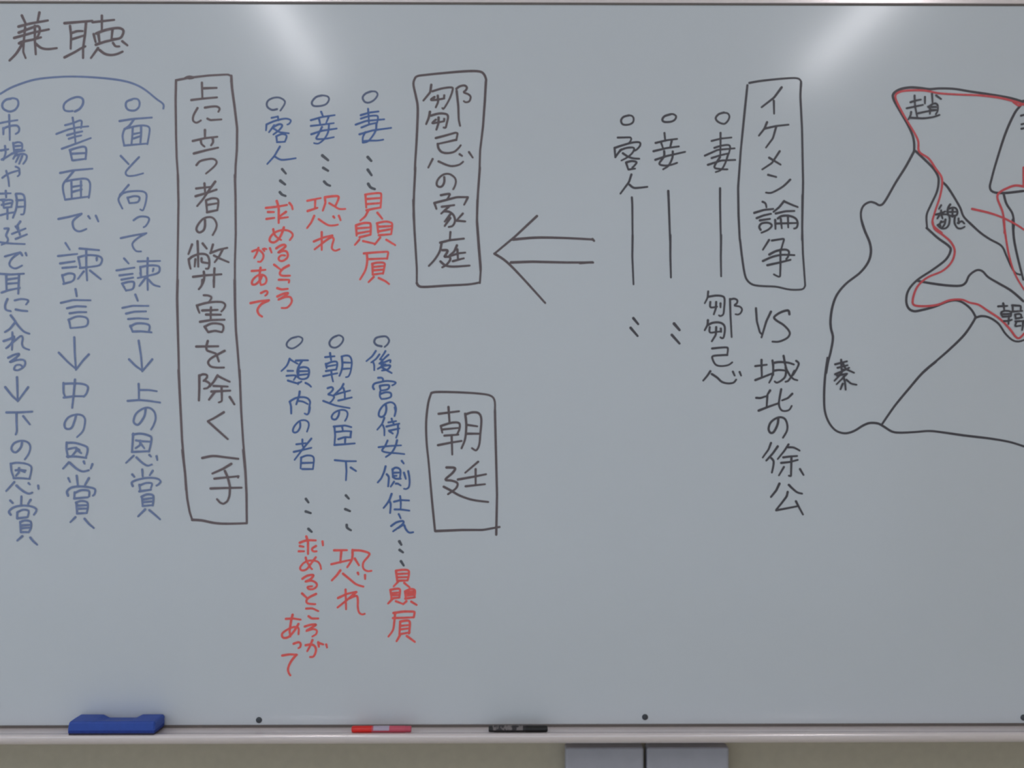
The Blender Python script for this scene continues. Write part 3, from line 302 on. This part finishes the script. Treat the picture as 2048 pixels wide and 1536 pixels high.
def smooth_pts(p, n=6):
    if len(p) < 3:
        return p
    out = []
    q = [p[0]] + p + [p[-1]]
    for i in range(1, len(q) - 2):
        p0, p1, p2, p3 = q[i - 1], q[i], q[i + 1], q[i + 2]
        for k in range(n):
            t = k / n
            out.append(tuple(0.5 * (2 * b + (c - a) * t + (2 * a - 5 * b + 4 * c - d) * t * t + (3 * b - a - 3 * c + d) * t ** 3)
                             for a, b, c, d in zip(p0, p1, p2, p3)))
    out.append(p[-1])
    return out

def round_corners(p):
    """a pen never turns on a point: ease each inner corner a little"""
    out = [p[0]]
    for a, b, c in zip(p, p[1:], p[2:]):
        la, lc = math.dist(a, b), math.dist(b, c)
        r = min(0.0022, la * 0.3, lc * 0.3)
        if r > 1e-5:
            e = tuple(v + (u - v) * r / la for u, v in zip(a, b))
            f = tuple(v + (u - v) * r / lc for u, v in zip(c, b))
            out += [e, tuple(0.25 * u + 0.5 * v + 0.25 * x for u, v, x in zip(e, b, f)), f]
        else:
            out.append(b)
    out.append(p[-1])
    return out

rng = random.Random(5)
def strokes_bm(data, width, y):
    bm = bmesh.new()
    for si, st in enumerate(data.split(';')):
        y0 = y - si * 6e-6
        sm = st[0] == '~'
        p = [tuple(int(v) / 4000.0 for v in q.split(',')) for q in st.lstrip('~').split()]
        p = smooth_pts(p) if sm else round_corners(p)
        n = len(p)
        ln = sum(math.dist(a, b) for a, b in zip(p, p[1:])) or 1e-6
        r0 = 0.5 * width * rng.uniform(0.94, 1.08)
        s, rad = 0.0, []
        for i in range(n):
            if i:
                s += math.dist(p[i - 1], p[i])
            u = s / ln
            rad.append(r0 * (1.10 - 0.22 * u if ln < 0.2 else 1.0 + 0.06 * math.sin(40 * s)))
        # ribbon
        L, R = [], []
        for i in range(n):
            a, b = p[max(0, i - 1)], p[min(n - 1, i + 1)]
            yi = y0 - 4e-6 * i / n
            d = math.dist(a, b) or 1e-6
            nx, nz = -(b[1] - a[1]) / d, (b[0] - a[0]) / d
            L.append(bm.verts.new((p[i][0] + nx * rad[i], yi, BZ + p[i][1] + nz * rad[i])))
            R.append(bm.verts.new((p[i][0] - nx * rad[i], yi, BZ + p[i][1] - nz * rad[i])))
        for i in range(n - 1):
            bm.faces.new((L[i], R[i], R[i + 1], L[i + 1]))
        # round nib marks at the two ends
        for e in (0, n - 1):
            q = p[1] if e == 0 else p[n - 2]
            a0 = math.atan2(p[e][1] - q[1], p[e][0] - q[0])
            ye = y0 if e == 0 else y0 - 4e-6
            c = [bm.verts.new((p[e][0] + rad[e] * math.cos(a0 + (k - 4) * math.pi / 8), ye, BZ + p[e][1] + rad[e] * math.sin(a0 + (k - 4) * math.pi / 8))) for k in range(9)]
            bm.faces.new(c)
    # the dried ink film faces the room
    for f in bm.faces:
        f.normal_update()
        if f.normal.y > 0:
            f.normal_flip()
    return bm

def write(name, key, m, width, parent=None, label=None, y=-0.0002, only=None):
    data = INK[key] if only is None else INK[key].split(';')[only]
    bm = strokes_bm(data, width * 0.00083 * 1.10, y)
    me = bpy.data.meshes.new(name)
    bm.to_mesh(me); bm.free()
    me.materials.append(m)
    o = bpy.data.objects.new(name, me)
    COL.objects.link(o)
    o.parent = parent or wb
    if parent is None:
        o.location = (0, 0, -TF)
    if label:
        o['label'] = label
    return o

write('title_writing', 'title/main', K_LEFT, 4.6, label='large black two-character title in the top left corner of the board')
write('brace_arc', 'arc/main', B_LEFT, 3.6, label='thin blue arc drawn over the three left columns')
for k, lab in (('left1', 'blue bulleted column at the far left, cut by the photo edge'),
               ('left2', 'blue bulleted column, middle of the three under the arc'),
               ('left3', 'blue bulleted column under the right end of the arc')):
    c = write('bulleted_column', k + '/main', B_LEFT, 3.9, label=lab)
    write('bullet_ring', k + '/bullet', B_LEFT, 4.0, c)
for k, lab in (('boxL', 'long black boxed heading right of the three blue columns'),
               ('boxM1', 'black boxed heading left of the big arrow'),
               ('boxM2', 'short black boxed heading of two characters in the lower middle'),
               ('boxR', 'black boxed heading left of the map')):
    mm = {'boxL': K_LEFT, 'boxM1': K_MID, 'boxM2': K_MID, 'boxR': K_RIGHT}[k]
    c = write('boxed_heading', k + '/main', mm, {'boxR': 4.1}.get(k, 4.2), label=lab)
    write('box_outline', k + '/frame', mm, {'boxR': 4.0}.get(k, 4.3), c)
for k, lab in (('u1', 'blue bulleted column with red note, left of the upper three'),
               ('u2', 'blue bulleted column with red note, middle of the upper three'),
               ('u3', 'blue bulleted column with red note, right of the upper three'),
               ('l1', 'blue bulleted column with red note, left of the lower three'),
               ('l2', 'blue bulleted column with red note, middle of the lower three'),
               ('l3', 'blue bulleted column with red note, right of the lower three')):
    c = write('bulleted_column', k + '/main', B_MID, 3.7, label=lab)
    write('bullet_ring', k + '/bullet', G_BUL, 3.7, c)
    for i in range(len(INK[k + '.dots/main'].split(';'))):
        write('ellipsis_dot', k + '.dots/main', K_DOT, 4.9, c, only=i)
    write('red_note', k + '.red/main', R_INK, 4.2, c, 'red handwritten note at the foot of the blue column')
write('drawn_arrow', 'arrow/main', K_MID, 4.6, label='large black double-line arrow pointing left')
for k, lab in (('r1', 'black bulleted column with long dash and two dots, left of three'),
               ('r2', 'black bulleted column with long dash and two dots, middle of three'),
               ('r3', 'black bulleted column with long dash, beside the boxed heading')):
    c = write('bulleted_column', k + '/main', K_RIGHT, 3.9, label=lab)
    write('bullet_ring', k + '/bullet', K_RIGHT, 3.9, c)
    write('long_dash', k + '/dash', K_RIGHT, 4.0, c)
    if k == 'r3':
        write('name_below_dash', k + '/name', K_RIGHT, 3.9, c)
    else:
        for i in (0, 1):
            write('dot', k + '/dots', K_RIGHT, 5.0, c, only=i)
write('versus_column', 'vs/main', K_RIGHT, 4.1, label='black column starting with VS under the right boxed heading')
mp = write('drawn_map', 'map/main', K_RIGHT, 4.3, label='black outline map of territories at the right edge')
for k in ('秦', '趙', '魏', '韓', 'edge'):
    write('territory_label', 'map/label_' + k, K_RIGHT, 3.6, mp, y=-0.0009)
write('red_route', 'map.red/main', R_MAP, 3.9, mp, 'red line traced over the map borders', y=-0.0007)

# ------------------------------------------------------------------ eraser on the tray
M_EBLUE = mat('eraser_blue_plastic', (40, 76, 168), 0.5, noise=0.06, scale=90)
M_EBACK = mat('eraser_blue_sponge', (28, 54, 138), 0.8, noise=0.12, scale=300, bump=0.3)
M_FELT = mat('eraser_felt', (52, 46, 66), 0.95, noise=0.2, scale=400, bump=0.5)
EX0, EX1, EY0, EY1 = -0.7035, -0.5645, -0.0475, -0.0027
er = thing('board_eraser', 'blue board eraser with a notched top lying on the left of the pen tray', 'eraser', ((EX0 + EX1) / 2, (EY0 + EY1) / 2, TF + 0.0031))
er.rotation_euler = (math.radians(-4.4), 0, 0)        # front edge propped on the tray lip
hw, hd = (EX1 - EX0) / 2, (EY1 - EY0) / 2
# grip: a bar with a finger notch in the top of its back edge
bm = bmesh.new()
sec = []
N = 60
for i in range(N + 1):
    x = -hw + 2 * hw * i / N
    u = (x - 0.002) / 0.026
    dip = 0.0052 * max(0.0, min(1.0, (1.25 - abs(u)) / 0.4))
    end = min(1.0, (hw - abs(x)) / 0.0035)
    r = 0.0028 * (1 - math.sqrt(max(0, 1 - (1 - end) ** 2)))
    zt = 0.0218 - r
    sec.append([bm.verts.new(v) for v in (
        (x, -hd + r * .3, 0.0075), (x, -hd + r, zt - 0.0035), (x, -hd + 0.0015 + r, zt - 0.0014), (x, -hd + 0.004, zt - 0.0006), (x, 0.0, zt - dip * 0.75),
        (x, hd - 0.004, zt - dip), (x, hd - 0.001, zt - 0.0014 - dip), (x, hd - r, zt - 0.0045 - dip), (x, hd - r * .3, 0.0075))])
for a, b in zip(sec, sec[1:]):
    for k in range(len(a)):
        bm.faces.new((a[k], b[k], b[(k + 1) % len(a)], a[(k + 1) % len(a)]))
bm.faces.new(sec[0]); bm.faces.new(sec[-1][::-1])
obj('grip', bm, M_EBLUE, er)
obj('sponge_body', box(bmesh.new(), -hw + 0.0003, hw - 0.0003, -hd + 0.0003, hd - 0.0003, 0.0030, 0.0076, 0.0006), M_EBACK, er)
obj('felt_pad', box(bmesh.new(), -hw + 0.001, hw - 0.001, -hd + 0.001, hd - 0.001, 0.0, 0.0031, 0.0006), M_FELT, er)

# ------------------------------------------------------------------ markers on the tray
def marker(label, x0, x1, cap_left, capx, m_cap, m_barrel, m_label, lab0, lab1):
    r = 0.0055
    t = thing('whiteboard_marker', label, 'marker', ((x0 + x1) / 2, -0.0285, TF + 0.0013 + r))
    L = (x1 - x0) / 2
    c = capx - (x0 + x1) / 2
    sgn = -1 if cap_left else 1
    # barrel: from the cap to the plain end, with a stepped end plug
    bm = bmesh.new()
    e = -sgn * L
    pr = [(c, r * 0.94), (e + sgn * 0.010, r * 0.96), (e + sgn * 0.0085, r * 0.90), (e + sgn * 0.0012, r * 0.90), (e, r * 0.78)]
    lathe_x(bm, pr)
    obj('barrel', bm, m_barrel, t, False)
    bm = bmesh.new()
    f = sgn * L
    pr = [(c - sgn * 0.0005, r * 0.97), (c + sgn * 0.0008, r), (f - sgn * 0.004, r * 0.97), (f - sgn * 0.001, r * 0.90), (f, r * 0.72)]
    lathe_x(bm, pr)
    cap = obj('cap', bm, m_cap, t, False)
    bm = bmesh.new()
    box(bm, min(c + sgn * 0.002, f - sgn * 0.003), max(c + sgn * 0.002, f - sgn * 0.003), -0.0011, 0.0011, r * 0.93, r * 1.14, 0.0004)
    for v in bm.verts:      # the clip lies turned to the back of the tray
        y, z = v.co.y, v.co.z
        a = math.radians(-65)
        v.co.y, v.co.z = y * math.cos(a) - z * math.sin(a), y * math.sin(a) + z * math.cos(a)
    obj('clip', bm, m_cap, cap)
    # wrapped label
    bm = bmesh.new()
    l0, l1 = lab0 - (x0 + x1) / 2, lab1 - (x0 + x1) / 2
    seg, rr = 20, r * 0.985
    A = [[bm.verts.new((x, -rr * math.cos(a), rr * math.sin(a))) for a in (math.radians(-5 + 190 * k / seg) for k in range(seg + 1))] for x in (l0, l1)]
    for k in range(seg):
        bm.faces.new((A[0][k], A[1][k], A[1][k + 1], A[0][k + 1]))
    for k in (0, 1):
        cc = [bm.verts.new((l0 if k == 0 else l1, -rr * 0.95 * math.cos(a), rr * 0.95 * math.sin(a))) for a in (math.radians(-5 + 190 * j / seg) for j in range(seg + 1))]
        for j in range(seg):
            bm.faces.new((A[k][j], A[k][j + 1], cc[j + 1], cc[j]))
    obj('wrapper', bm, m_label, t, False)
    return t

def band_label(name, paper, inkrgb, scale, thr):
    m = bpy.data.materials.new(name)
    m.use_nodes = True
    nt = m.node_tree
    b = nt.nodes['Principled BSDF']
    tc = nt.nodes.new('ShaderNodeTexCoord')
    mp_ = nt.nodes.new('ShaderNodeMapping')
    mp_.inputs['Scale'].default_value = (scale, scale * 0.5, scale * 0.5)
    nz = nt.nodes.new('ShaderNodeTexNoise')
    nz.inputs['Scale'].default_value = 1.0
    nz.inputs['Detail'].default_value = 2
    rp = nt.nodes.new('ShaderNodeValToRGB')
    rp.color_ramp.elements[0].position = thr - 0.04
    rp.color_ramp.elements[1].position = thr + 0.04
    rp.color_ramp.elements[0].color = lin(inkrgb)
    rp.color_ramp.elements[1].color = lin(paper)
    nt.links.new(tc.outputs['Object'], mp_.inputs['Vector'])
    nt.links.new(mp_.outputs['Vector'], nz.inputs['Vector'])
    nt.links.new(nz.outputs['Fac'], rp.inputs['Fac'])
    nt.links.new(rp.outputs['Color'], b.inputs['Base Color'])
    b.inputs['Roughness'].default_value = 0.4
    return m

M_RCAP = mat('red_cap', (226, 34, 26), 0.35)
M_RBAR = mat('pink_red_barrel', (206, 84, 104), 0.35)
M_RLAB = mat('lavender_label', (186, 172, 192), 0.4)
M_KCAP = mat('black_cap', (22, 18, 18), 0.35)
M_KBAR = mat('black_barrel', (38, 34, 36), 0.35)
M_KLAB = band_label('grey_black_label', (120, 112, 112), (44, 40, 42), 180.0, 0.5)
PXM = 0.000807                      # metres on the tray per photo pixel
def tx(px):
    return (px - 1012.4) * PXM
marker('red marker with bright red cap and pink barrel on the pen tray', tx(701), tx(821), True, tx(741), M_RCAP, M_RBAR, M_RLAB, tx(745), tx(777))
marker('black marker with grey patterned label lying on the pen tray', tx(977), tx(1096), False, tx(1052), M_KCAP, M_KBAR, M_KLAB, tx(985), tx(1046))

# ------------------------------------------------------------------ two grey panels on the wall under the tray
M_PANEL = mat('grey_panel', (170, 168, 176), 0.5, noise=0.03, scale=50)
def panel(x0, x1, label):
    zt, zb, d = 0.8445, 0.600, 0.030
    t = thing('wall_panel', label, 'panel', ((x0 + x1) / 2, WY, zb), 'grey panels below the pen tray')
    h = (x1 - x0) / 2
    obj('cover', box(bmesh.new(), -h, h, -d, -0.006, 0, zt - zb, 0.004, 3), M_PANEL, t)
    obj('back_box', box(bmesh.new(), -h + 0.003, h - 0.003, -0.0065, 0.0, 0.003, zt - zb - 0.003), M_PANEL, t)
    return t
def wx(px):
    return (px - 1012.4) / 1847.0 * (1.533 + WY - 0.03)
panel(wx(1131), wx(1288), 'left one of two grey panels on the wall under the tray')
panel(wx(1294), wx(1459), 'right one of two grey panels on the wall under the tray')
